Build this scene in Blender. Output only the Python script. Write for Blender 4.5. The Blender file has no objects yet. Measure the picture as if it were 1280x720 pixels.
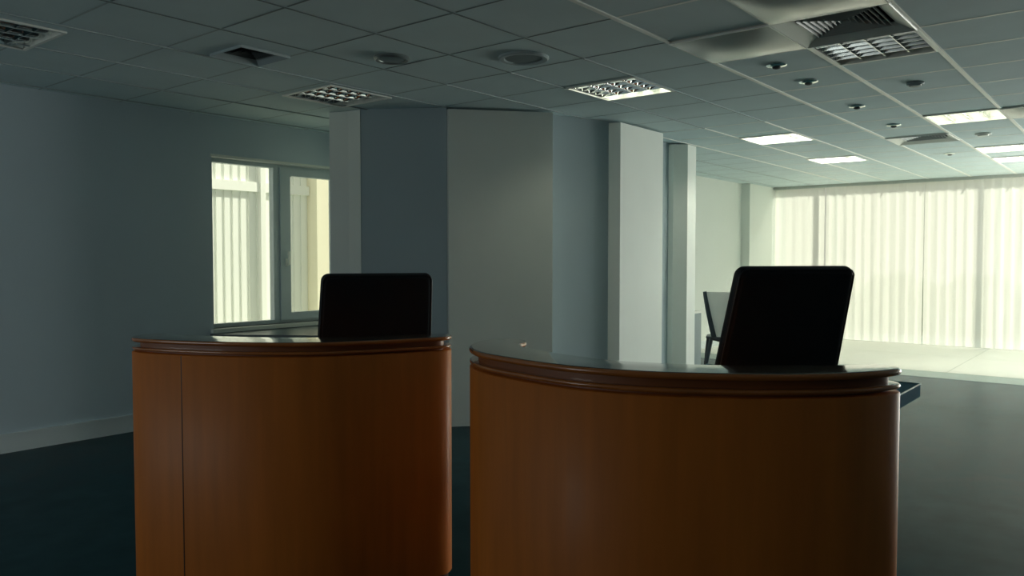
import bpy, bmesh, math, random
from mathutils import Vector, Matrix
random.seed(7)
PI = math.pi
SC = bpy.context.scene
COL = SC.collection

# ------------------------------------------------------------------ camera
F_PX = 990.0
PITCH = math.atan(38 / F_PX)
HEAD = math.radians(39.0)
CAM_Z = 1.44
cam_data = bpy.data.cameras.new('camera')
cam_data.sensor_width = 36.0
cam_data.lens = F_PX / 1280 * 36.0
cam_data.clip_start = 0.05
cam_data.clip_end = 200
cam = bpy.data.objects.new('camera', cam_data)
COL.objects.link(cam)
cam.location = (0, 0, CAM_Z)
cam.rotation_euler = (PI / 2 - PITCH, 0, HEAD - PI / 2)
SC.camera = cam

# ------------------------------------------------------------------ world, light, exposure
SC.view_settings.view_transform = 'Standard'
SC.view_settings.look = 'None'
SC.view_settings.exposure = 0.0
SC.view_settings.gamma = 1.0
SC.view_settings.use_curve_mapping = False
SC.cycles.max_bounces = 10
SC.cycles.diffuse_bounces = 6
SC.cycles.transparent_max_bounces = 16
SC.cycles.sample_clamp_indirect = 4.0

SKY = (1.0, 0.99, 0.84)
world = bpy.data.worlds.new('world')
SC.world = world
world.use_nodes = True
wn = world.node_tree
wn.nodes.clear()
wo = wn.nodes.new('ShaderNodeOutputWorld')
wb = wn.nodes.new('ShaderNodeBackground')
wb.inputs[0].default_value = (*SKY, 1)
wb.inputs[1].default_value = 0.65
wn.links.new(wb.outputs[0], wo.inputs[0])


def area_light(name, loc, rot, sx, sy, power=0, color=(1, 1, 1), portal=False):
    d = bpy.data.lights.new(name, 'AREA')
    d.shape = 'RECTANGLE'
    d.size = sx
    d.size_y = sy
    d.energy = power
    d.color = color
    if portal:
        d.cycles.is_portal = True
    o = bpy.data.objects.new(name, d)
    COL.objects.link(o)
    o.location = loc
    o.rotation_euler = rot
    return o


# daylight through the long curtained window, the small window and the bluish north windows behind the camera
area_light('daylight_curtain_window', (14.75, 2.6, 1.33), (0, PI / 2, 0), 2.6, 5.6, portal=True)
area_light('daylight_side_window', (4.58, 6.78, 1.58), (-PI / 2, 0, 0), 1.5, 1.55, portal=True)
area_light('added_offscreen_fill', (14.9, -2.6, 1.4), (0, PI / 2, 0), 2.5, 4.4, power=720, color=(0.98, 0.99, 0.93))  # added unseen fill beside the curtains, brightens the piers and ceiling
area_light('daylight_rear_window', (-4.3, 4.9, 1.6), (0, -PI / 2, 0), 1.5, 2.6, power=42, color=(0.87, 0.96, 1.0))
sun_d = bpy.data.lights.new('sun', 'SUN')
sun_d.energy = 6.0
sun_d.color = (1.0, 0.97, 0.80)
sun_d.angle = math.radians(3)
sun_o = bpy.data.objects.new('sun', sun_d)
COL.objects.link(sun_o)
sun_o.rotation_euler = Vector((-1, 0.45, -0.9)).to_track_quat('-Z', 'Y').to_euler()


# ------------------------------------------------------------------ materials
def mat(name, color, rough=0.5, metal=0.0, spec=0.5, coat=0.0, coat_rough=0.05, vary=0.0, scale=8.0,
        stretch=(1, 1, 1), bump=0.0, bump_scale=60.0, sheen=0.0, emit=None, detail=4.0):
    m = bpy.data.materials.new(name)
    m.use_nodes = True
    nt = m.node_tree
    b = nt.nodes['Principled BSDF']
    b.inputs['Base Color'].default_value = (*color, 1)
    b.inputs['Roughness'].default_value = rough
    b.inputs['Metallic'].default_value = metal
    b.inputs['Specular IOR Level'].default_value = spec
    b.inputs['Coat Weight'].default_value = coat
    b.inputs['Coat Roughness'].default_value = coat_rough
    b.inputs['Sheen Weight'].default_value = sheen
    tc = nt.nodes.new('ShaderNodeTexCoord')
    mp = nt.nodes.new('ShaderNodeMapping')
    mp.inputs['Scale'].default_value = stretch
    nt.links.new(tc.outputs['Object'], mp.inputs['Vector'])
    if vary > 0:
        n = nt.nodes.new('ShaderNodeTexNoise')
        n.inputs['Scale'].default_value = scale
        n.inputs['Detail'].default_value = detail
        nt.links.new(mp.outputs[0], n.inputs['Vector'])
        r = nt.nodes.new('ShaderNodeValToRGB')
        r.color_ramp.elements[0].position = 0.3
        r.color_ramp.elements[1].position = 0.7
        r.color_ramp.elements[0].color = (*[c * (1 - vary) for c in color], 1)
        r.color_ramp.elements[1].color = (*[min(1, c * (1 + vary)) for c in color], 1)
        nt.links.new(n.outputs['Fac'], r.inputs[0])
        nt.links.new(r.outputs[0], b.inputs['Base Color'])
    if bump > 0:
        n2 = nt.nodes.new('ShaderNodeTexNoise')
        n2.inputs['Scale'].default_value = bump_scale
        n2.inputs['Detail'].default_value = 3
        nt.links.new(tc.outputs['Object'], n2.inputs['Vector'])
        bp = nt.nodes.new('ShaderNodeBump')
        bp.inputs['Strength'].default_value = bump
        bp.inputs['Distance'].default_value = 0.01
        nt.links.new(n2.outputs['Fac'], bp.inputs['Height'])
        nt.links.new(bp.outputs[0], b.inputs['Normal'])
    if emit:
        b.inputs['Emission Color'].default_value = (*emit[0], 1)
        b.inputs['Emission Strength'].default_value = emit[1]
    return m


def glass_mat(name, tint=(0.95, 0.96, 0.95)):
    m = bpy.data.materials.new(name)
    m.use_nodes = True
    nt = m.node_tree
    nt.nodes.clear()
    o = nt.nodes.new('ShaderNodeOutputMaterial')
    mx = nt.nodes.new('ShaderNodeMixShader')
    t = nt.nodes.new('ShaderNodeBsdfTransparent')
    t.inputs[0].default_value = (*tint, 1)
    g = nt.nodes.new('ShaderNodeBsdfGlossy')
    g.inputs['Roughness'].default_value = 0.02
    fr = nt.nodes.new('ShaderNodeFresnel')
    fr.inputs[0].default_value = 1.45
    ge = nt.nodes.new('ShaderNodeNewGeometry')
    ma = nt.nodes.new('ShaderNodeMath')           # reflect only where light enters the pane
    ma.operation = 'MULTIPLY_ADD'
    nt.links.new(ge.outputs['Backfacing'], ma.inputs[0])
    ma.inputs[1].default_value = -1.0
    ma.inputs[2].default_value = 1.0
    mb = nt.nodes.new('ShaderNodeMath')
    mb.operation = 'MULTIPLY'
    nt.links.new(fr.outputs[0], mb.inputs[0])
    nt.links.new(ma.outputs[0], mb.inputs[1])
    nt.links.new(mb.outputs[0], mx.inputs[0])
    nt.links.new(t.outputs[0], mx.inputs[1])
    nt.links.new(g.outputs[0], mx.inputs[2])
    nt.links.new(mx.outputs[0], o.inputs[0])
    return m


def curtain_mat(name, clear=0.3):
    m = bpy.data.materials.new(name)
    m.use_nodes = True
    nt = m.node_tree
    nt.nodes.clear()
    o = nt.nodes.new('ShaderNodeOutputMaterial')
    tr = nt.nodes.new('ShaderNodeBsdfTransparent')
    tl = nt.nodes.new('ShaderNodeBsdfTranslucent')
    tl.inputs[0].default_value = (0.93, 0.94, 0.88, 1)
    df = nt.nodes.new('ShaderNodeBsdfDiffuse')
    df.inputs[0].default_value = (0.85, 0.86, 0.80, 1)
    m1 = nt.nodes.new('ShaderNodeMixShader')
    m1.inputs[0].default_value = 0.22
    nt.links.new(tl.outputs[0], m1.inputs[1])
    nt.links.new(df.outputs[0], m1.inputs[2])
    m2 = nt.nodes.new('ShaderNodeMixShader')
    # the weave lets less through where the cloth turns edge-on
    lw = nt.nodes.new('ShaderNodeLayerWeight')
    lw.inputs[0].default_value = 0.2
    mr = nt.nodes.new('ShaderNodeMapRange')
    mr.inputs['To Min'].default_value = 1 - clear
    mr.inputs['To Max'].default_value = 1.0
    nt.links.new(lw.outputs['Facing'], mr.inputs['Value'])
    nt.links.new(mr.outputs[0], m2.inputs[0])
    nt.links.new(tr.outputs[0], m2.inputs[1])
    nt.links.new(m1.outputs[0], m2.inputs[2])
    nt.links.new(m2.outputs[0], o.inputs[0])
    return m


M = {}
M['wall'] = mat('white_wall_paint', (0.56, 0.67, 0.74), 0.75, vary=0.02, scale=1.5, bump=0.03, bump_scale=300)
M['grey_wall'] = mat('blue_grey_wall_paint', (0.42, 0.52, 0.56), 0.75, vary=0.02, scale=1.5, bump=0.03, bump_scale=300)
M['charcoal'] = mat('charcoal_wall_paint', (0.07, 0.09, 0.10), 0.8, vary=0.03, scale=2)  # unseen walls darkened to cut light bounced onto the desks
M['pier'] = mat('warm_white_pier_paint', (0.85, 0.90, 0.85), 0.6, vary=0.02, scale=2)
M['ceiling'] = mat('mineral_ceiling_tile', (0.60, 0.73, 0.76), 0.85, vary=0.03, scale=3, bump=0.05, bump_scale=500)
M['tbar'] = mat('white_enamelled_ceiling_bar', (0.85, 0.88, 0.84), 0.35)
M['tbar_grey'] = mat('dimmed_grey_ceiling_bar', (0.40, 0.48, 0.50), 0.85)  # white bars greyed to stand for dimmer light; vent and speaker rims share it
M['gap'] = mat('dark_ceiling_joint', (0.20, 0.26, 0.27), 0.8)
M['carpet'] = mat('dark_teal_carpet', (0.022, 0.060, 0.072), 0.22, spec=0.015, vary=0.12, scale=5, bump=0.08, bump_scale=450, sheen=0.0)
M['carpet'].node_tree.nodes['Principled BSDF'].inputs['Specular Tint'].default_value = (0.4, 0.85, 1.0, 1)
M['pale_floor'] = mat('pale_floor_zone', (0.70, 0.70, 0.62), 0.4, vary=0.03, scale=3)  # paler floor zone towards the curtain wall
M['floor_strip'] = mat('grey_green_floor_strip', (0.25, 0.33, 0.30), 0.4)
M['joint'] = mat('pale_floor_line', (0.45, 0.47, 0.40), 0.7)
M['baseboard'] = mat('white_skirting_paint', (0.72, 0.80, 0.82), 0.45)
M['wood'] = mat('varnished_cherry_veneer', (0.62, 0.175, 0.024), 0.5, spec=0.25, coat=0.06, coat_rough=0.25, vary=0.10, scale=3, stretch=(6, 6, 0.5))
M['wood_rim'] = mat('polished_cherry_moulding', (0.50, 0.155, 0.032), 0.25, coat=0.9, coat_rough=0.06, vary=0.10, scale=4, stretch=(3, 3, 3))
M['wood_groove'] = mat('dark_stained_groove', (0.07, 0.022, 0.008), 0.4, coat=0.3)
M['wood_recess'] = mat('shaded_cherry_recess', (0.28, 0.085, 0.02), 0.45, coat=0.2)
M['counter'] = mat('polished_dark_counter_top', (0.11, 0.085, 0.065), 0.14, spec=0.7, coat=0.8, coat_rough=0.08)
M['leather'] = mat('black_leather', (0.006, 0.011, 0.016), 0.5, spec=0.35, bump=0.08, bump_scale=260)
M['piping'] = mat('black_piping', (0.012, 0.018, 0.022), 0.35)
M['black_metal'] = mat('black_plastic', (0.01, 0.012, 0.014), 0.4)
M['chrome'] = mat('brushed_steel', (0.6, 0.62, 0.62), 0.25, metal=1)
M['teal_top'] = mat('dark_teal_laminate', (0.012, 0.085, 0.125), 0.8, spec=0.02)
M['teal_edge'] = mat('pale_teal_edge_band', (0.25, 0.45, 0.45), 0.3)
M['dark_grey'] = mat('dark_grey_laminate', (0.045, 0.075, 0.085), 0.35)
M['upvc'] = mat('grey_white_window_frame', (0.50, 0.60, 0.64), 0.35)
M['sill'] = mat('white_window_sill', (0.80, 0.85, 0.80), 0.35)
M['glass'] = glass_mat('window_glass')
M['curtain'] = curtain_mat('sheer_white_curtain', 0.25)
M['track'] = mat('grey_green_curtain_track', (0.35, 0.40, 0.36), 0.5)
M['facade'] = mat('pale_corrugated_cladding', (0.90, 0.92, 0.87), 0.6)
M['facade_warm'] = mat('cream_rendered_facade', (0.88, 0.84, 0.66), 0.7)
M['alu'] = mat('polished_louvre_aluminium', (0.85, 0.88, 0.87), 0.16, metal=1)
M['alu_dark'] = mat('grey_lamp_housing', (0.30, 0.34, 0.34), 0.4, metal=0.6)
M['tube'] = mat('unlit_fluorescent_tube', (0.85, 0.88, 0.85), 0.25)
M['tube_lit'] = mat('glowing_fluorescent_tube', (0.9, 0.9, 0.85), 0.3, emit=((1.0, 0.98, 0.82), 3.0))
M['white_metal'] = mat('white_painted_metal', (0.80, 0.83, 0.78), 0.35)
M['satin_panel'] = mat('satin_white_ceiling_panel', (0.70, 0.73, 0.67), 0.22, spec=0.8)
M['vent_dark'] = mat('dark_vent_throat', (0.03, 0.045, 0.05), 0.6)
M['vent_blade'] = mat('grey_vent_blade', (0.35, 0.40, 0.40), 0.4)
M['white_shell'] = mat('white_chair_shell', (0.85, 0.88, 0.84), 0.4)
M['navy'] = mat('dark_blue_chair_frame', (0.010, 0.030, 0.045), 0.35)
M['desk_white'] = mat('white_desk_laminate', (0.82, 0.84, 0.78), 0.4)
M['desk_grey'] = mat('grey_desk_panel', (0.25, 0.32, 0.33), 0.5)
M['hedge'] = mat('grey_green_hedge', (0.22, 0.27, 0.20), 0.9, vary=0.3, scale=6)
M['paving'] = mat('pale_outdoor_paving', (0.55, 0.55, 0.48), 0.8, vary=0.05, scale=1)
M['fence'] = mat('white_outdoor_railing', (0.7, 0.72, 0.66), 0.5)


# ------------------------------------------------------------------ mesh helpers
class MB:
    def __init__(self):
        self.v = []
        self.f = []
        self.mi = []

    def add(self, vs, fs, mi=0):
        n = len(self.v)
        self.v += [tuple(p) for p in vs]
        self.f += [tuple(i + n for i in f) for f in fs]
        self.mi += [mi] * len(fs)
        return self

    def box(self, x0, x1, y0, y1, z0, z1, mi=0):
        return self.add([(x0, y0, z0), (x1, y0, z0), (x1, y1, z0), (x0, y1, z0),
                         (x0, y0, z1), (x1, y0, z1), (x1, y1, z1), (x0, y1, z1)],
                        [(0, 3, 2, 1), (4, 5, 6, 7), (0, 1, 5, 4), (1, 2, 6, 5), (2, 3, 7, 6), (3, 0, 4, 7)], mi)

    def prism(self, poly, z0, z1, mi=0):
        n = len(poly)
        vs = [(x, y, z0) for x, y in poly] + [(x, y, z1) for x, y in poly]
        fs = [tuple(range(n - 1, -1, -1)), tuple(range(n, 2 * n))]
        fs += [(i, (i + 1) % n, n + (i + 1) % n, n + i) for i in range(n)]
        return self.add(vs, fs, mi)

    def rings(self, rings, cap0=True, cap1=True, mi=0, mis=None):
        """closed rings of equal length joined into a skin"""
        n = len(rings[0])
        vs = [p for r in rings for p in r]
        base = len(self.v)
        self.add(vs, [], mi)
        for k in range(len(rings) - 1):
            for i in range(n):
                j = (i + 1) % n
                self.f.append((base + k * n + i, base + k * n + j, base + (k + 1) * n + j, base + (k + 1) * n + i))
                self.mi.append(mis[k] if mis else mi)
        if cap0:
            self.f.append(tuple(base + i for i in range(n - 1, -1, -1)))
            self.mi.append(mis[0] if mis else mi)
        if cap1:
            self.f.append(tuple(base + (len(rings) - 1) * n + i for i in range(n)))
            self.mi.append(mis[-1] if mis else mi)
        return self

    def lathe(self, prof, cx=0, cy=0, seg=32, mi=0, cap0=True, cap1=True):
        rs = [[(cx + r * math.cos(2 * PI * i / seg), cy + r * math.sin(2 * PI * i / seg), z) for i in range(seg)] for r, z in prof]
        return self.rings(rs, cap0, cap1, mi)

    def tube(self, pts, r, seg=8, mi=0):
        """round bar along 3d points; r a number or list"""
        pts = [Vector(p) for p in pts]
        rs = r if isinstance(r, (list, tuple)) else [r] * len(pts)
        rings = []
        up = Vector((0, 0, 1))
        for i, p in enumerate(pts):
            a = pts[max(i - 1, 0)]
            b = pts[min(i + 1, len(pts) - 1)]
            t = (b - a).normalized()
            u = t.cross(up)
            if u.length < 1e-3:
                u = t.cross(Vector((1, 0, 0)))
            u.normalize()
            w = u.cross(t)
            rings.append([tuple(p + rs[i] * (math.cos(2 * PI * k / seg) * u + math.sin(2 * PI * k / seg) * w)) for k in range(seg)])
        return self.rings(rings, mi=mi)

    def move(self, mtx):
        self.v = [tuple(mtx @ Vector(p)) for p in self.v]
        return self

    def build(self, name, mats, parent=None, smooth=False, angle=35):
        me = bpy.data.meshes.new(name)
        me.from_pydata(self.v, [], self.f)
        if not isinstance(mats, (list, tuple)):
            mats = [mats]
        for m in mats:
            me.materials.append(m)
        for p, k in zip(me.polygons, self.mi):
            p.material_index = k
        bm = bmesh.new()
        bm.from_mesh(me)
        bmesh.ops.recalc_face_normals(bm, faces=bm.faces)
        bm.to_mesh(me)
        bm.free()
        if smooth:
            for p in me.polygons:
                p.use_smooth = True
            me.set_sharp_from_angle(angle=math.radians(angle))
        o = bpy.data.objects.new(name, me)
        COL.objects.link(o)
        if parent:
            o.parent = parent
        return o


def empty(name, loc=(0, 0, 0), rz=0):
    o = bpy.data.objects.new(name, None)
    COL.objects.link(o)
    o.empty_display_size = 0.1
    o.location = loc
    o.rotation_euler = (0, 0, rz)
    return o


def tag(o, label, cat, group=None, kind=None):
    o['label'] = label
    o['category'] = cat
    if group:
        o['group'] = group
    if kind:
        o['kind'] = kind
    return o


def struct(o):
    o['kind'] = 'structure'
    return o


def copy_tree(src, loc, rz=None, label=None):
    r = src.copy()
    COL.objects.link(r)
    r.location = loc
    if rz is not None:
        r.rotation_euler = (0, 0, rz)
    if label:
        r['label'] = label
    for ch in list(src.children):
        c = ch.copy()
        COL.objects.link(c)
        c.parent = r
        for g in list(ch.children):
            d = g.copy()
            COL.objects.link(d)
            d.parent = c
    return r


def cw(right, fwd):
    """plan position measured ahead of and to the right of the room's viewing corner"""
    return (fwd * math.cos(HEAD) + right * math.sin(HEAD), fwd * math.sin(HEAD) - right * math.cos(HEAD))


def catmull(pts, per=8):
    n = len(pts)
    out = []
    for i in range(n):
        p0, p1, p2, p3 = [Vector(pts[(i + k) % n]) for k in (-1, 0, 1, 2)]
        for s in range(per):
            t = s / per
            out.append(tuple(0.5 * ((2 * p1) + (p2 - p0) * t + (2 * p0 - 5 * p1 + 4 * p2 - p3) * t * t + (3 * p1 - p0 - 3 * p2 + p3) * t ** 3)))
    return out


def inset(outline, d):
    """move a closed outline inwards by d (outwards when negative)"""
    n = len(outline)
    area = sum(outline[i][0] * outline[(i + 1) % n][1] - outline[(i + 1) % n][0] * outline[i][1] for i in range(n))
    s = 1 if area > 0 else -1
    out = []
    for i in range(n):
        a = Vector(outline[i - 1])
        b = Vector(outline[(i + 1) % n])
        t = (b - a).normalized()
        nrm = Vector((-t.y, t.x)) * s
        p = Vector(outline[i]) + nrm * d
        out.append((p.x, p.y))
    return out


def profile_slab(outline, prof, caps=(True, True), mis=None):
    rings = [[(x, y, z) for x, y in inset(outline, d)] for d, z in prof]
    return MB().rings(rings, caps[0], caps[1], mis=mis)


def bullnose(z1, th, n=6, out=0.0):
    """profile from underside to top with a half-round edge"""
    r = th / 2
    return [(out + r - r * math.cos(-PI / 2 + PI * k / n), z1 - r + r * math.sin(-PI / 2 + PI * k / n)) for k in range(n + 1)]


# ------------------------------------------------------------------ room shell
H = 2.70
XB, XF = -4.0, 14.45           # wall behind, curtain wall
YR, YL = -8.0, 6.55            # right wall, left wall

struct(MB().box(XB, 10.52, YR, YL, -0.1, 0.0).build('floor', M['carpet']))
struct(MB().box(10.52, 11.08, YR, YL, -0.1, 0.002).build('floor_strip', M['floor_strip']))
struct(MB().box(11.08, XF + 0.3, YR, YL, -0.1, 0.004).build('floor_pale', M['pale_floor']))
jb = MB()
for y in (1.98, -0.8, 4.3, -3.6, -6.4):
    jb.box(11.08, XF, y - 0.006, y + 0.006, 0.003, 0.0045)
for x in (12.9,):
    jb.box(x - 0.006, x + 0.006, YR, YL, 0.003, 0.0045)
struct(jb.build('trim_1', M['joint']))

# left wall with the small window and a second window further back
W1 = (3.83, 5.34, 0.80, 2.36)
lw = MB()
T = 0.24
lw.box(XB, W1[0], YL, YL + T, 0, 3.0).box(W1[1], 8.3, YL, YL + T, 0, 3.0)
lw.box(W1[0], W1[1], YL, YL + T, 0, W1[2]).box(W1[0], W1[1], YL, YL + T, W1[3], 3.0)
struct(lw.build('wall_left', M['wall']))
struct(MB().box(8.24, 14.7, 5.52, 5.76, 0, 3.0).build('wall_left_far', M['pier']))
struct(MB().box(13.07, 14.45, 5.37, 5.53, 0, H).build('wall_pier_far', M['pier']))
struct(MB().box(XB, 3.8, YL - 0.016, YL, 0, 0.125).box(XB, 3.8, YL - 0.022, YL, 0.125, 0.142)
       .box(3.8, 5.38, YL - 0.016, YL, 0, 0.142).build('baseboard_left', M['baseboard']))
struct(MB().box(8.25, 13.07, 5.505, 5.52, 0, 0.12).build('baseboard_left_far', M['baseboard']))
struct(MB().box(XB, 14.7, YR - 0.24, YR, 0, 3.0).build('wall_right', M['charcoal']))
struct(MB().box(XB - 0.24, XB, YR, 3.6, 0, 3.0).box(XB - .24, XB, 6.2, YL + T, 0, 3.0).box(XB - .24, XB, 3.6, 6.2, 0, .85)
       .box(XB - .24, XB, 3.6, 6.2, 2.35, 3.0).build('wall_back', M['charcoal']))
# curtain wall: header, low kerb, end returns
fw = MB()
fw.box(14.22, 14.26, YR, 5.6, H + .006, 3.0).box(XF, XF + 0.2, YR, 5.6, -0.05, 0.06)
fw.box(XF, XF + 0.2, 5.36, 5.6, 0.06, 3.0).box(XF, XF + 0.2, YR, YR + 0.2, 0.06, 3.0)
struct(fw.build('wall_front', M['wall']))

# core of recessed walls and white piers
core = [(5.36, 6.54), (4.60, 5.55), (4.475, 5.29), (4.885, 4.665), (4.95, 4.74), (5.62, 4.17), (5.72, 4.165), (6.32, 3.96),
        (6.5, 4.1), (7.18, 4.22), (7.96, 4.20), (8.0, 4.36), (8.24, 4.40), (8.24, 6.54)]
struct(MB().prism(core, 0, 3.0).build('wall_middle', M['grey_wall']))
piers = {
    'wall_pier_left': [(5.40, 6.549), (4.39, 5.60), (4.45, 5.42), (4.47, 5.285), (4.62, 5.42), (5.50, 6.549)],
    'wall_pier_middle': [(4.865, 4.625), (5.56, 4.05), (5.66, 4.19), (4.95, 4.76)],
    'wall_pier_right': [(6.315, 3.95), (6.345, 3.85), (7.19, 3.865), (7.20, 4.30), (6.35, 4.20)],
    'wall_pier_end': [(7.94, 4.14), (8.045, 4.02), (8.27, 4.03), (8.27, 4.50), (7.95, 4.45)],
}
for n, poly in piers.items():
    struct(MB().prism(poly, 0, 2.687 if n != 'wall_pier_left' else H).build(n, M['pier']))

# ------------------------------------------------------------------ ceiling with recessed fixtures
GX0, GY0, G = 0.03, 1.04, 0.6
LOUVRES = [  # x0, y0, size 0.6, label
    (4.83, 1.04, 'recessed ceiling light with sparkling metal louvres, right behind the square air vent'),
    (1.32, 4.76, 'recessed louvred ceiling light cut by the upper left corner of the photo'),
    (3.70, 4.70, 'recessed louvred ceiling light half hidden above the pier beside the left window'),
    (4.87, 2.84, 'recessed louvred ceiling light with four pale strips above the narrow white pier'),
    (7.83, 1.04, 'recessed louvred ceiling light in the middle distance at the right'),
    (8.05, 2.84, 'brightly glowing recessed ceiling light nearest the white piers, left of the spotlights'),
    (10.30, 2.90, 'farthest left recessed ceiling light, close above the start of the curtains'),
    (10.43, 1.04, 'pale recessed ceiling light at the right, just beyond the thin round detector'),
    (11.63, 1.04, 'faint recessed ceiling light at the right edge, nearest the curtain rail'),
]
VENT = (4.23, 1.04)
PANELS = [(4.23, 1.64), (3.63, 1.04), (7.83, 0.44)]
FARVENT = (9.03, 1.64)
LEFTVENT = (2.68, 4.24, 0.345)
holes = [(x, x + G, y, y + G) for x, y, _ in LOUVRES] + [(VENT[0], VENT[0] + G, VENT[1], VENT[1] + G),
         (FARVENT[0], FARVENT[0] + G, FARVENT[1], FARVENT[1] + G),
         (LEFTVENT[0], LEFTVENT[0] + LEFTVENT[2], LEFTVENT[1], LEFTVENT[1] + LEFTVENT[2])]


def in_hole(x, y, eps=0.0):
    return any(a - eps < x < b + eps and c - eps < y < d + eps for a, b, c, d in holes)


cx = sorted(set([XB, 14.24] + [h for a in holes for h in a[:2]]))
cy = sorted(set([YR, YL] + [h for a in holes for h in a[2:]]))
cm = MB()
for i in range(len(cx) - 1):
    for j in range(len(cy) - 1):
        if not in_hole((cx[i] + cx[i + 1]) / 2, (cy[j] + cy[j + 1]) / 2):
            cm.add([(cx[i], cy[j], H + .004), (cx[i], cy[j + 1], H + .004), (cx[i + 1], cy[j + 1], H + .004), (cx[i + 1], cy[j], H + .004)], [(0, 1, 2, 3)])
struct(cm.build('ceiling', M['ceiling']))
struct(MB().box(XB - .24, 14.55, YR - .24, YL + .24, 3.0, 3.1).build('ceiling_slab', M['wall']))

covered = holes + [(x, x + G, y, y + G) for x, y in PANELS]


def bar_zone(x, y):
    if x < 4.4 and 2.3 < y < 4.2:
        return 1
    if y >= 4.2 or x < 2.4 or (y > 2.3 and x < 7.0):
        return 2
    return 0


bars = [MB(), MB(), MB()]
nx = int((14.4 - XB) / G) + 1
gx = [GX0 + G * k for k in range(-6, 25) if XB < GX0 + G * k < 14.4]
gy = [GY0 + G * k for k in range(-15, 10) if YR < GY0 + G * k < YL]


def is_cov(x, y):
    return any(a + .02 < x < b - .02 and c + .02 < y < d - .02 for a, b, c, d in covered)


for y in gy:                                   # main runners towards the curtains
    for x in gx:
        xm, ym = x + G / 2, y
        if is_cov(xm, ym):
            continue
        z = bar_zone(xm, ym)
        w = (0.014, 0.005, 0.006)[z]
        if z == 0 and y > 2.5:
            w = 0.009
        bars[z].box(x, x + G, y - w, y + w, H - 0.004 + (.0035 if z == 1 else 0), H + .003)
for x in gx:                                   # cross bars
    for y in gy:
        xm, ym = x, y + G / 2
        if is_cov(xm, ym):
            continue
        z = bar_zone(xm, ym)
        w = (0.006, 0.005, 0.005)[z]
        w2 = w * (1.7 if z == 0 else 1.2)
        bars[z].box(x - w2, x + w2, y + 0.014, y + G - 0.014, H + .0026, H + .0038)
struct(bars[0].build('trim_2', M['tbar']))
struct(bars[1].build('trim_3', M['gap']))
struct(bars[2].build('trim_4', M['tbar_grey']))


def lamp_glow(x, y, power):
    """the tubes' own light, sent down through the louvre"""
    area_light('ceiling_lamp_glow', (x + .3, y + .3, H + .112), (0, 0, 0), .52, .52, power=power, color=(1.0, 0.98, 0.80))


def make_louvre(label, lit=False):
    """600 mm recessed fluorescent fitting: housing, rim, parabolic louvre of 4 x 5 cells, four tubes. origin at its lower near corner"""
    t = empty('ceiling_light')
    tag(t, label, 'ceiling light', 'recessed louvred ceiling lights')
    s = G
    h = MB()
    h.box(0.0, s, 0.0, 0.012, 0.0, 0.12).box(0.0, s, s - 0.012, s, 0.0, 0.12)
    h.box(0.0, 0.012, 0.012, s - 0.012, 0.0, 0.12).box(s - 0.012, s, 0.012, s - 0.012, 0.0, 0.12)
    h.box(0.0, s, 0.0, s, 0.12, 0.125)
    h.build('housing', M['white_metal'], t)
    r = MB()
    e = 0.020
    r.box(0, s, 0, e, -0.006, 0.0).box(0, s, s - e, s, -0.006, 0.0)
    r.box(0, e, e, s - e, -0.006, 0.0).box(s - e, s, e, s - e, -0.006, 0.0)
    r.build('rim', M['tbar'], t)
    lv = MB()
    n = 4
    cell = (s - 2 * e) / n

    def blade_x(yc, w, full=True):             # parabolic V-shaped reflector running along x
        prof = []
        K = 5
        for k in range(K + 1):
            u = k / K
            prof.append((yc - w * (u ** 2) - 0.0015, 0.004 + 0.050 * u))
        for k in range(K, -1, -1):
            u = k / K
            prof.append((yc + w * (u ** 2) + 0.0015, 0.004 + 0.050 * u))
        m = len(prof)
        vs = [(e, y, z) for y, z in prof] + [(s - e, y, z) for y, z in prof]
        lv.add(vs, [(k, (k + 1) % m, m + (k + 1) % m, m + k) for k in range(m)] + [tuple(range(m)), tuple(range(2 * m - 1, m - 1, -1))])

    for k in range(n + 1):
        blade_x(e + cell * k if 0 < k < n else (e + 0.002 if k == 0 else s - e - 0.002), 0.030 if 0 < k < n else 0.010)
    cross = 6
    for k in range(1, cross):
        xc = e + (s - 2 * e) * k / cross
        for q in range(n):
            y0, y1 = e + cell * q + 0.002, e + cell * (q + 1) - 0.002
            w = 0.010
            vs = [(xc - .001, y0, .008), (xc + .001, y0, .008), (xc + w, y0 + .025, .046), (xc - w, y0 + .025, .046),
                  (xc - .001, y1, .008), (xc + .001, y1, .008), (xc + w, y1 - .025, .046), (xc - w, y1 - .025, .046)]
            lv.add(vs, [(0, 1, 2, 3), (7, 6, 5, 4), (0, 4, 5, 1), (1, 5, 6, 2), (2, 6, 7, 3), (3, 7, 4, 0)])
    lv.build('louvre', M['white_metal'] if lit else M['alu'], t, smooth=True, angle=40)
    for q in range(n):
        yc = e + cell * (q + .5)
        MB().tube([(e + .01, yc, .088), (s - e - .01, yc, .088)], 0.013, 12).build('tube', M['tube_lit'] if lit else M['tube'], t, smooth=True)
    return t


LIT = {4: 6, 5: 40, 6: 50, 7: 30, 8: 40}
first = None
first_lit = None
lamp_glow(LOUVRES[3][0], LOUVRES[3][1], 7.0)  # added glow in a fitting with unlit tubes, brightens the wide pier
for i_l, (x, y, lab) in enumerate(LOUVRES):
    if i_l in LIT:
        lamp_glow(x, y, LIT[i_l])
        if first_lit is None:
            first_lit = make_louvre(lab, True)
            first_lit.location = (x, y, H)
        else:
            copy_tree(first_lit, (x, y, H), label=lab)
    elif first is None:
        first = make_louvre(lab)
        first.location = (x, y, H)
    else:
        copy_tree(first, (x, y, H), label=lab)

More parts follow.
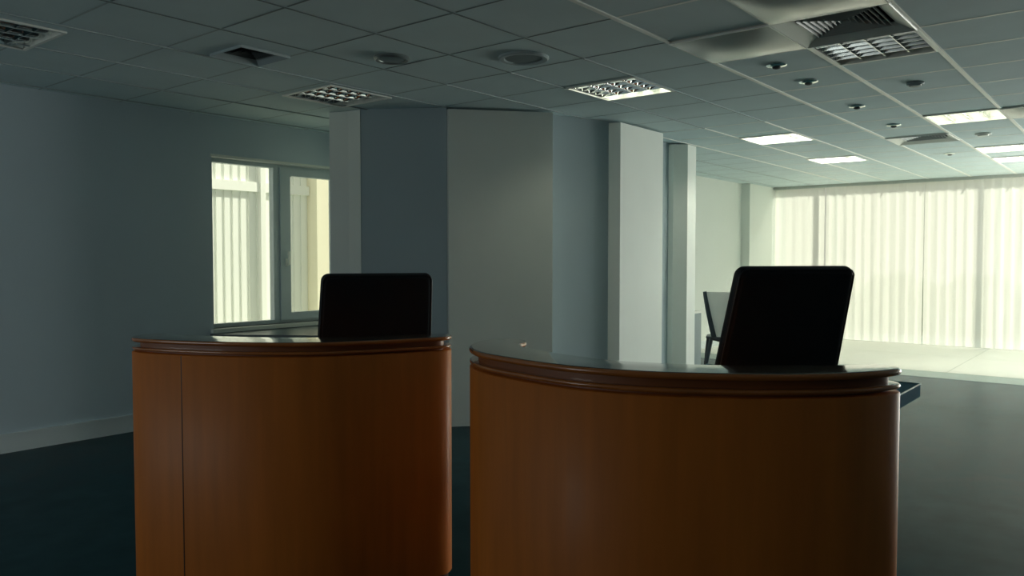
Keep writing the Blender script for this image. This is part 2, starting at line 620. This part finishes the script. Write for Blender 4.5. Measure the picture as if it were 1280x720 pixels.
# square air diffuser with nested slanting blades
def make_diffuser(name, size, label, n=7, slope=0.06, mats=('white_metal', 'vent_blade')):
    t = empty(name)
    tag(t, label, 'air vent')
    c = size / 2

    def sq(r, z):
        return [(c - r, c - r, z), (c + r, c - r, z), (c + r, c + r, z), (c - r, c + r, z)]
    MB().rings([sq(c, -0.008), sq(c * .985, -0.012), sq(c * .70, 0.030), sq(c * .69, 0.034), sq(c, 0.034), sq(c, -.008)], False, False)\
        .build('frame', M[mats[0]], t)
    MB().rings([sq(c * .70, 0.03), sq(c * .70, 0.16)], False, True).build('throat', M['vent_dark'], t)
    b = MB()
    for k in range(n):
        r = c * .66 * (1 - k / n)
        r2 = r - c * .66 / n * .62
        b.rings([sq(r, 0.012 + .002 * k), sq(r2, 0.012 + .002 * k + slope * .6), sq(r2 - .001, 0.013 + .002 * k + slope * .6), sq(r - .002, .0125 + .002 * k), sq(r, 0.012 + .002 * k)], False, False)
    b.build('blades', M[mats[1]], t)
    return t


v = make_diffuser('air_vent', G, 'square ceiling air vent with dark striped blades, in front of the sparkling louvred light')
v.location = (VENT[0], VENT[1], H)
v = make_diffuser('air_vent', G, 'far square air vent seen as a dark sliver beyond the row of small spotlights')
v.location = (FARVENT[0], FARVENT[1], H)
v = make_diffuser('air_vent', LEFTVENT[2], 'small dark square air vent in the ceiling at the left, above the window wall', n=3, mats=('tbar_grey', 'vent_dark'))
v.location = (LEFTVENT[0], LEFTVENT[1], H)


def make_pillow(label, x, y):
    """gently bowed satin cover panel hung just below the tiles"""
    n = 14
    m = MB()
    vs = []
    for i in range(n + 1):
        for j in range(n + 1):
            u, w = i / n, j / n
            d = (1 - abs(2 * u - 1) ** 2.4) * (1 - abs(2 * w - 1) ** 2.4)
            vs.append((u * (G - .02) + .01, w * (G - .02) + .01, -0.012 - 0.040 * d))
    fs = [(i * (n + 1) + j, (i + 1) * (n + 1) + j, (i + 1) * (n + 1) + j + 1, i * (n + 1) + j + 1) for i in range(n) for j in range(n)]
    m.add(vs, fs)
    t = empty('ceiling_panel', (x, y, H))
    tag(t, label, 'ceiling panel', 'bowed satin ceiling panels')
    m.build('cover', M['satin_panel'], t, smooth=True)
    e = .01
    MB().box(0, G, 0, e, -.012, 0).box(0, G, G - e, G, -.012, 0).box(0, e, e, G - e, -.012, 0).box(G - e, G, e, G - e, -.012, 0)\
        .build('edge_frame', M['tbar'], t)
    return t


PL = ['bowed satin ceiling panel, half dark and half bright, left of the square air vent',
      'pale satin ceiling panel at the top edge, in front of the square air vent',
      'pale satin ceiling panel at the right edge beside the middle distance louvred light']
for (x, y), lab in zip(PANELS, PL):
    make_pillow(lab, x, y)

# small recessed spotlights in a row
def make_spot(label):
    t = empty('spotlight')
    tag(t, label, 'spotlight', 'row of small ceiling spotlights')
    MB().lathe([(0.064, 0.003), (0.066, -0.004), (0.060, -0.009), (0.028, -0.014), (0.026, 0.003)], cap0=False, cap1=False, seg=28).build('ring', M['alu'], t, smooth=True)
    MB().lathe([(0.027, 0.003), (0.027, -0.014), (0.024, -0.022), (0.014, -0.026), (0.004, -0.027)], cap0=False, cap1=True, seg=24).build('eyeball', M['vent_dark'], t, smooth=True)
    return t


s0 = make_spot('nearest small round spotlight, just below the bowed ceiling panel')
s0.location = (5.16, 1.95, H)
for x, lab in ((5.78, 'second small round spotlight from the bowed ceiling panel'),
               (6.97, 'third small round spotlight from the bowed ceiling panel'),
               (8.17, 'fourth small round spotlight, just before the far air vent'),
               (10.83, 'tiny farthest spotlight beyond the far air vent')):
    copy_tree(s0, (x, 1.95, H), label=lab)

# flat round detectors
def make_detector(label, x, y, r=.06, m='desk_grey'):
    t = empty('smoke_detector', (x, y, H))
    tag(t, label, 'detector')
    MB().lathe([(r, 0.002), (r, -.008), (r * .9, -.014)], seg=24).build('base', M[m], t, smooth=True)
    MB().lathe([(r * .7, -.014), (r * .65, -.024), (r * .3, -.028)], seg=24).build('sensor', M[m], t, smooth=True)


make_detector('small dark round smoke detector right of the row of spotlights', 6.32, 1.37)
make_detector('pale thin round smoke detector beyond the middle distance louvred light', 9.32, 1.38, .075, 'white_metal')

# round ceiling speaker and round downlight on the left
t = empty('ceiling_speaker', (3.97, 3.12, H))
tag(t, 'larger round ceiling fitting with a dark centre above the wide pier', 'ceiling speaker')
MB().lathe([(.158, .003), (.160, -.006), (.150, -.014), (.125, -.012), (.118, -.004)], cap0=False, cap1=False, seg=40).build('rim', M['tbar_grey'], t, smooth=True)
MB().lathe([(.120, .003), (.118, -.005), (.06, -.007)], cap0=False, seg=40).build('grille', M['gap'], t, smooth=True)
t = empty('downlight', (3.45, 3.77, H))
tag(t, 'smaller round ceiling downlight with a glassy rim above the dark wall', 'downlight')
MB().lathe([(.112, .003), (.114, -.008), (.102, -.018), (.086, -.012), (.082, .0)], cap0=False, cap1=False, seg=36).build('rim', M['alu_dark'], t, smooth=True)
MB().lathe([(.084, .001), (.08, -.010), (.05, -.016), (.02, -.018)], cap0=False, seg=36).build('lens', M['desk_grey'], t, smooth=True)

# ------------------------------------------------------------------ small window in the left wall
yw = 6.63
wf = MB()
x0, x1, z0, z1 = W1
wf.box(x0, x0 + .05, yw, yw + .07, z0, z1).box(x1 - .05, x1, yw, yw + .07, z0, z1)
wf.box(x0 + .05, x1 - .05, yw, yw + .07, z1 - .055, z1).box(x0 + .05, x1 - .05, yw, yw + .07, z0, z0 + .035)
wf.box(4.52, 4.60, yw, yw + .07, z0 + .035, z1 - .055)
win = struct(wf.build('window_1', M['upvc']))
MB().box(x0 - .01, x1, YL - .012, yw, z1 - .018, z1 + .004).build('head_trim', M['sill'], win)
c = MB()                                               # opening casement on the right
c.box(4.585, 4.70, yw - .02, yw + .05, z0 + .025, z1 - .045).box(x1 - .12, x1 - .03, yw - .02, yw + .05, z0 + .025, z1 - .045)
c.box(4.70, x1 - .12, yw - .02, yw + .05, z1 - .118, z1 - .045).box(4.70, x1 - .12, yw - .02, yw + .05, z0 + .025, z0 + .10)
c.build('casement', M['upvc'], win)
MB().box(x0 + .05, 4.52, yw + .03, yw + .034, z0 + .035, z1 - .055).build('pane', M['glass'], win)
MB().box(4.70, x1 - .12, yw + .02, yw + .024, z0 + .10, z1 - .118).build('pane', M['glass'], win)
hd = MB().box(4.635, 4.665, yw - .035, yw - .02, 1.36, 1.43).box(4.64, 4.66, yw - .055, yw - .035, 1.37, 1.39)
hd.box(4.638, 4.662, yw - .07, yw - .055, 1.37, 1.50)
hd.build('window_handle', M['sill'], win)
MB().box(x0 - .03, x1, YL - .05, yw, z0 - .035, z0).build('window_sill', M['sill'], win)
# window in the wall behind the camera
wf = MB()
wf.box(XB - .12, XB - .05, 3.6, 3.66, .85, 2.35).box(XB - .12, XB - .05, 6.14, 6.2, .85, 2.35).box(XB - .12, XB - .05, 3.66, 6.14, 2.29, 2.35)
wf.box(XB - .12, XB - .05, 3.66, 6.14, .85, .91).box(XB - .12, XB - .05, 4.86, 4.94, .91, 2.29)
win = struct(wf.build('window_2', M['upvc']))
MB().box(XB - .09, XB - .086, 3.66, 6.14, .91, 2.29).build('pane', M['glass'], win)

# outside the small window: corrugated neighbouring facade with a rail, then a cream wall
fm = MB()
n = 0
x = 2.5
while x < 7.05:
    fm.box(x, x + .075, 9.51, 9.6, 0, 2.33).box(x + .075, x + .12, 9.53, 9.6, 0, 2.33)
    fm.box(x, x + .075, 9.51, 9.6, 2.46, 4.0).box(x + .075, x + .12, 9.53, 9.6, 2.46, 4.0)
    x += .12
fm.box(2.5, 7.05, 9.46, 9.6, 2.33, 2.46).box(6.24, 6.32, 9.44, 9.52, 0, 4.0)
fb = fm.build('neighbouring_building', M['facade'])
tag(fb, 'pale corrugated facade with a horizontal rail outside the left window', 'building')
fb2 = MB().box(7.06, 13.0, 9.3, 9.7, 0, 4.2).box(7.06, 13.0, 9.26, 9.3, 3.0, 3.1).build('cream_building', M['facade_warm'])
tag(fb2, 'smooth cream wall outside the right pane of the left window', 'building')
struct(MB().box(-30, 60, -40, 40, -.4, -.12).build('ground_outdoor', M['paving']))

# ------------------------------------------------------------------ long curtained window
gw = MB()
ym = [5.36, 4.42, 1.9, 0.0, -1.4, -2.8, -4.2, -5.6, -7.0, -7.8]
for y in ym:
    gw.box(XF + .10, XF + .18, y - .03, y + .03, .06, 3.0)
gw.box(XF + .10, XF + .18, -7.8, 5.36, .06, .12).box(XF + .10, XF + .18, -7.8, 5.36, 2.94, 3.0)
win = struct(gw.build('window_3', M['upvc']))
MB().box(XF + .13, XF + .136, -7.8, 5.36, .12, 2.94).build('pane', M['glass'], win)
tk = MB().box(14.10, 14.20, -7.95, 5.36, 2.655, 2.70).build('curtain_track', M['track'])
tag(tk, 'long thin grey green curtain track along the ceiling above the sheer curtains', 'curtain track')

CUR = [
    (5.34, 4.47, 14.16, .006, 5, 'smooth sheer white curtain at the far left end of the window'),
    (4.44, 2.90, 14.15, .012, 10, 'sheer white curtain hanging directly behind the right high-backed chair'),
    (2.885, 1.44, 14.14, .011, 10, 'sheer white curtain between the right-edge one and the one behind the right chair'),
    (1.41, -0.3, 14.15, .011, 11, 'sheer white curtain at the right edge of the photo'),
]
for y0, y1, xc, amp, folds, lab in CUR:
    m = MB()
    N = folds * 10
    rows = [0.035, 0.5, 1.2, 1.9, 2.35, 2.52, 2.60, 2.655]
    ph = random.random() * 6
    cols = []
    for i in range(N + 1):
        u = i / N
        y = y0 + (y1 - y0) * u
        a = folds * 2 * PI * u
        for z in rows:
            k = 1.0 if z < 2.3 else (0.75 if z < 2.55 else 0.5)
            w = amp * k * (math.sin(a) + .45 * math.sin(a * .37 + ph) + .3 * math.sin(a * 2.13 + ph * 2 + z))
            cols.append((xc + w, y, z))
    R_ = len(rows)
    fs = [(i * R_ + j, (i + 1) * R_ + j, (i + 1) * R_ + j + 1, i * R_ + j + 1) for i in range(N) for j in range(R_ - 1)]
    m.add(cols, fs)
    o = m.build('sheer_curtain', M['curtain'], smooth=True, angle=180)
    tag(o, lab, 'curtain', 'sheer curtains along the far window')
    h = MB()
    for i in range(N):                          # pleat heading and hem as doubled cloth
        a0, a1 = cols[i * R_ + R_ - 2], cols[(i + 1) * R_ + R_ - 2]
        b0, b1 = cols[i * R_ + R_ - 1], cols[(i + 1) * R_ + R_ - 1]
        h.add([(a0[0] - .004, a0[1], a0[2]), (a1[0] - .004, a1[1], a1[2]), (b1[0] - .004, b1[1], b1[2]), (b0[0] - .004, b0[1], b0[2])], [(0, 1, 2, 3)])
    h.build('heading', M['curtain'], o, smooth=True)
    for sgn in (0, 1):
        h = MB()
        i = 0 if sgn == 0 else N
        p = cols[i * R_]
        d = -.012 if sgn == 0 else .012
        q = [cols[i * R_ + j] for j in range(R_)]
        h.add([(a[0] - .006, a[1], a[2]) for a in q] + [(a[0] - .006, a[1] + d, a[2]) for a in q],
              [(j, j + 1, R_ + j + 1, R_ + j) for j in range(R_ - 1)])
        h.build('side_hem', M['curtain'], o)

# outside the long window: railing and hedge beyond the paving
hm = MB()
for k in range(60):
    y = -16 + k * .45
    r = .45 + .12 * math.sin(k * 2.3)
    hm.lathe([(r * .7, -.12), (r, .35), (r * .9, .75), (r * .4, 1.0 + .12 * math.sin(k * 1.7)), (.02, 1.05 + .12 * math.sin(k * 1.7))], 18.5 + .2 * math.sin(k), y, 10)
hd = hm.build('hedge', M['hedge'], smooth=True)
tag(hd, 'low hedge seen faintly through the sheer curtains', 'hedge', kind='stuff')

# ------------------------------------------------------------------ counter under the small window
t = empty('window_counter', (4.4, 6.3, 0))
tag(t, 'dark wedge-shaped worktop fitted against the wall under the left window', 'counter')
top = MB().prism([(3.76, 6.49), (5.28, 6.49), (4.33, 5.60), (3.80, 6.42)], .715, .76)
top.v = [(a - 4.4, b - 6.3, c_) for a, b, c_ in top.v]
top.build('worktop', M['dark_grey'], t)
MB().box(-.25, .65, .10, .13, 0.0, .715).build('back_panel', M['dark_grey'], t)
MB().box(-.02, .02, -.45, -.41, 0, .715).build('leg', M['black_metal'], t)

# ------------------------------------------------------------------ reception desks
def desk(name, label, pts, zt, th, seam=None, base=None):
    outline = catmull([cw(r, f) for r, f in pts], 8)
    if base:
        pass
    ox = sum(p[0] for p in outline) / len(outline)
    oy = sum(p[1] for p in outline) / len(outline)
    outline = [(x - ox, y - oy) for x, y in outline]
    t = empty(name, (ox, oy, 0))
    tag(t, label, 'reception desk', 'curved wooden reception desks')
    k = th / 0.073
    z = zt
    slab = bullnose(zt, .022 * k, 8)
    n = len(slab)
    profile_slab(outline, slab[:-1]).build('counter_rim', M['wood_rim'], t, smooth=True, angle=50)
    # polished top, a hair above and inside the bullnose
    profile_slab(outline, [(slab[-2][0] - .002, zt - .003), (slab[-1][0] - .004, zt), (slab[-1][0] + .002, zt + .0006)], (True, True)).build('counter_top', M['counter'], t, smooth=True, angle=50)
    z -= .022 * k
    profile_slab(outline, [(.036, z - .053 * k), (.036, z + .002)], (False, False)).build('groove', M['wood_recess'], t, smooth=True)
    z -= .026 * k
    profile_slab(outline, [(.036, z - .015 * k)] + bullnose(z, .015 * k, 6, .002) + [(.036, z)], (False, False)).build('moulding', M['wood_rim'], t, smooth=True, angle=50)
    z -= (.015 + .010) * k
    body = profile_slab(outline, [(.020, .0), (.020, .06)], (False, False))
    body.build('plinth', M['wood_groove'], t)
    profile_slab(outline, [(.004, .06), (.003, z - .004), (.007, z), (.05, z)], (True, True)).build('body', M['wood'], t, smooth=True, angle=50)
    return t, outline, (ox, oy), z


L_PTS = [(-1.640, 3.40), (-1.590, 3.335), (-1.48, 3.282), (-1.276, 3.213), (-1.011, 3.160), (-.764, 3.172), (-.552, 3.255), (-.378, 3.345),
         (-.295, 3.395), (-.268, 3.44), (-.268, 3.50), (-.31, 3.545), (-.42, 3.50), (-.60, 3.42), (-.80, 3.375), (-1.02, 3.37), (-1.25, 3.42), (-1.45, 3.49), (-1.58, 3.545), (-1.64, 3.50)]
td, out_l, ol, zl = desk('reception_desk', 'left curved orange-brown wooden reception desk with a vertical panel seam', L_PTS, 1.10, .060)
R_PTS = [(-.165, 3.03), (-.12, 2.845), (0.005, 2.665), (.10, 2.555), (.216, 2.452), (.406, 2.352), (.612, 2.308), (.80, 2.297), (.98, 2.318), (1.12, 2.368),
         (1.195, 2.42), (1.205, 2.48), (1.16, 2.52), (1.03, 2.50), (.84, 2.49), (.66, 2.502), (.486, 2.550), (.331, 2.625), (.169, 2.81), (.065, 2.97), (.035, 3.10), (.060, 3.20),
         (.050, 3.28), (-.02, 3.325), (-.09, 3.30), (-.145, 3.19)]
td2, out_r, orr, zr = desk('reception_desk', 'right curved reception desk, nearer, darkening towards its right end', R_PTS, 1.10, .073)
# panel seam of the left desk body: a narrow dark joint let into the curved front
sx, sy = cw(-1.375, 3.236)
pt = min(out_l, key=lambda p: (p[0] + ol[0] - sx) ** 2 + (p[1] + ol[1] - sy) ** 2)
i = out_l.index(pt)
tv = (Vector(out_l[(i + 1) % len(out_l)]) - Vector(out_l[i - 1])).normalized()
ins = Vector(inset(out_l, .0032)[i])
nv = (ins - Vector(pt)).normalized()
a = ins - tv * .0022
b = ins + tv * .0022
MB().prism([tuple(a - nv * .0006), tuple(b - nv * .0006), tuple(b + nv * .006), tuple(a + nv * .006)], .065, zl - .004).build('panel_seam', M['wood_groove'], td)

# ------------------------------------------------------------------ high-backed office chairs
def rounded_rect(w, h, r, seg=6):
    pts = []
    for cx_, cy_, a0 in ((w / 2 - r, h / 2 - r, 0), (-w / 2 + r, h / 2 - r, PI / 2), (-w / 2 + r, -h / 2 + r, PI), (w / 2 - r, -h / 2 + r, 3 * PI / 2)):
        for k in range(seg + 1):
            a_ = a0 + PI / 2 * k / seg
            pts.append((cx_ + r * math.cos(a_), cy_ + r * math.sin(a_)))
    return pts


def cushion(w, h, th, r, edge=None, bow=0.0):
    """rounded slab, w (x) by h (y), thickness along z"""
    edge = edge or th / 2
    o = rounded_rect(w, h, r)
    prof = []
    n = 6
    for k in range(n + 1):
        a_ = PI / 2 * k / n
        prof.append((edge * (1 - math.sin(a_)), -th / 2 + edge * (1 - math.cos(a_))))
    for k in range(n + 1):
        a_ = PI / 2 * k / n
        prof.append((edge * (1 - math.cos(a_)), th / 2 - edge * (1 - math.sin(a_))))
    rings = []
    for d, z in prof:
        s1, s2 = (w - 2 * d) / w, (h - 2 * d) / h
        rings.append([(x * s1, y * s2, z) for x, y in o])
    # close both faces through shrinking rings so they can bow
    full = []
    for s in (.25, .5, .75):
        full.append([(x * s, y * s, -th / 2 - bow * (1 - s)) for x, y, z in rings[0]])
    full += rings
    for s in (.75, .5, .25):
        full.append([(x * s, y * s, th / 2 + bow * (1 - s) * .5) for x, y, z in rings[-1]])
    return MB().rings(full)


def make_chair(label, w, loc, yaw, recline, top, hgt, taper=1.0):
    """yaw: where the seat faces (world angle); local +x is forward"""
    t = empty('office_chair', (loc[0], loc[1], 0), yaw)
    tag(t, label, 'chair', 'high-backed black chairs behind the reception desks')
    b = cushion(w, hgt, .062, .035, .028, .008)
    # x->width(y), y->height(z), z->depth(x)
    m = Matrix(((0, 0, 1, 0), (1, 0, 0, 0), (0, 1, 0, 0), (0, 0, 0, 1)))
    b.move(m)
    b.v = [(x, y * (1 - (1 - taper) * (.5 - z / hgt)), z) for x, y, z in b.v]
    rot = Matrix.Rotation(-recline, 4, 'Y')
    piv = Matrix.Translation((0, 0, top - hgt / 2 * math.cos(recline)))
    b.move(piv @ rot)
    bo = b.build('backrest', M['leather'], t, smooth=True, angle=60)
    # piping round the edge of the back
    o = rounded_rect(w - .012, hgt - .012, .030, 5)
    pp = [(-.024, x * (1 - (1 - taper) * (.5 - y / hgt)), y) for x, y in o]
    pp = [tuple(piv @ rot @ Vector(p)) for p in pp]
    MB().tube(pp + [pp[0]], .0035, 6).build('piping', M['piping'], bo, smooth=True)
    bot = top - hgt * math.cos(recline)
    bx = hgt / 2 * math.sin(recline) + .02
    s = cushion(.50, .50, .09, .06, .035, .004)
    s.move(Matrix.Translation((.30 + bx, 0, .47)))
    s.build('seat', M['leather'], t, smooth=True, angle=60)
    MB().box(bx - .02, bx + .10, -.05, .05, .395, .42).tube([(bx + .03, 0, .40), (bx - .01, 0, .46), (bx - .035, 0, max(bot + .06, .52))], .02)\
        .build('back_support', M['black_metal'], t)
    for sg in (-1, 1):
        MB().tube([(bx + .22, sg * .25, .44), (bx + .20, sg * .29, .50), (bx + .18, sg * .29, .66), (bx + .20, sg * .29, .67)], .013)\
            .box(bx + .08, bx + .34, sg * .29 - .03, sg * .29 + .03, .665, .69).build('armrest', M['black_metal'], t)
    cx_ = bx + .28
    MB().lathe([(.10, .40), (.10, .425)], cx_, 0, 20).lathe([(.025, .10), (.025, .40)], cx_, 0, 16).build('gas_column', M['chrome'], t)
    for k in range(5):
        a_ = 2 * PI * k / 5 + .3
        ex, ey = cx_ + .30 * math.cos(a_), .30 * math.sin(a_)
        leg = MB().tube([(cx_ + .02 * math.cos(a_), .02 * math.sin(a_), .105), (ex, ey, .075)], [.024, .014]).build('leg', M['black_metal'], t)
        MB().tube([(ex - .022 * math.sin(a_), ey + .022 * math.cos(a_), .03), (ex + .022 * math.sin(a_), ey - .022 * math.cos(a_), .03)], .03, 14)\
            .tube([(ex, ey, .03), (ex, ey, .08)], .008).build('caster', M['black_metal'], leg)
    return t


p = cw(1.095, 3.25)
make_chair('black high-backed chair leaning right behind the right reception desk', .524, p, HEAD + math.radians(15), math.radians(17), 1.405, .80, 1.13)
p = cw(-.69, 3.98)
make_chair('black high-backed upright chair behind the left reception desk', .55, p, HEAD + math.radians(22), math.radians(12), 1.362, .72, 1.09)

# ------------------------------------------------------------------ teal work desk behind the right reception desk
t = empty('work_desk', (3.98, .96, 0))
tag(t, 'dark teal desk whose corner shows past the right end of the reception desk', 'desk')
MB().box(0, .70, 0, 1.24, .692, .762).build('desktop', M['teal_top'], t)
MB().box(.697, .703, -.003, 1.24, .757, .765).box(0, .703, -.003, .003, .759, .764).build('edge_band', M['teal_edge'], t)
for x in (.05, .40):
    for y in (.25, 1.10):
        MB().box(x, x + .05, y, y + .05, 0, .70).build('leg', M['black_metal'], t)

# ------------------------------------------------------------------ far white desk and shell chair
t = empty('white_desk', (9.61, 4.62, 0))
tag(t, 'far white desk with a grey end panel, partly hidden by the last pier', 'desk')
MB().box(-.72, .08, -.02, .75, .715, .745).build('desktop', M['desk_white'], t)
MB().box(-.70, .06, 0.0, .03, 0, .715).build('end_panel', M['desk_grey'], t)
MB().box(-.70, .06, .70, .73, 0, .715).build('end_panel', M['desk_grey'], t)


def shell_chair():
    P = cw(2.56, 9.75)
    t = empty('visitor_chair', (P[0], P[1], 0), HEAD + math.radians(-17))
    tag(t, 'distant white-backed chair with a dark blue frame beside the far white desk', 'chair')
    # local: x forward (away), y left, z up. back: frame uprights converging down to the seat rail
    n = 10
    def up(sg, k):
        u = k / n
        y = sg * (.175 - .115 * u ** 1.2)
        return (-.06 + .10 * u, y, 1.02 - .56 * u)
    vs, fs = [], []
    for k in range(n + 1):
        a_, b_ = up(1, k), up(-1, k)
        for q in range(7):
            s_ = q / 6
            bend = .05 * (1 - (2 * s_ - 1) ** 2)
            vs.append((a_[0] * (1 - s_) + b_[0] * s_ - bend, a_[1] * (1 - s_) + b_[1] * s_, a_[2]))
    fs = [(k * 7 + q, k * 7 + q + 1, (k + 1) * 7 + q + 1, (k + 1) * 7 + q) for k in range(n) for q in range(6)]
    m = MB().add(vs, fs)
    m.add([(x + .012, y, z) for x, y, z in vs], [tuple(reversed(f)) for f in fs])
    m.build('backrest', M['white_shell'], t, smooth=True)
    fr = MB()
    for sg in (1, -1):
        fr.tube([up(sg, k) for k in range(n + 1)], [.024 + .018 * k / n for k in range(n + 1)], 8)
    fr.tube([(.04, .09, .45), (.03, .0, .43), (.04, -.09, .45)], .035, 8)
    fr.build('back_frame', M['navy'], t, smooth=True)
    s = cushion(.40, .34, .035, .08, .016)
    s.move(Matrix.Translation((.26, 0, .44)))
    s.build('seat', M['navy'], t, smooth=True)
    for sx_, sy_, ex, ey in ((.05, .10, -.03, .17), (.05, -.10, -.03, -.17), (.42, .15, .50, .20), (.42, -.15, .50, -.20)):
        MB().tube([(sx_, sy_, .43), ((sx_ + ex) / 2, (sy_ + ey) / 2 + .0, .22), (ex, ey, .005)], [.026, .022, .016], 8).build('leg', M['navy'], t, smooth=True)


shell_chair()

# ------------------------------------------------------------------ added scatter volume imitating the veiling glare of the window
hz = bpy.data.materials.new('glare_haze')
hz.use_nodes = True
hn = hz.node_tree
hn.nodes.clear()
ho = hn.nodes.new('ShaderNodeOutputMaterial')
hv = hn.nodes.new('ShaderNodeVolumeScatter')
hv.inputs['Color'].default_value = (0.97, 0.99, 0.95, 1)
hv.inputs['Density'].default_value = 0.06
hv.inputs['Anisotropy'].default_value = 0.35
hn.links.new(hv.outputs[0], ho.inputs['Volume'])
hzo = MB().box(8.3, 13.05, YR + .01, 5.5, .02, 2.66).build('haze', hz)
tag(hzo, 'added haze imitating glare in front of the long curtained window', 'haze', kind='stuff')
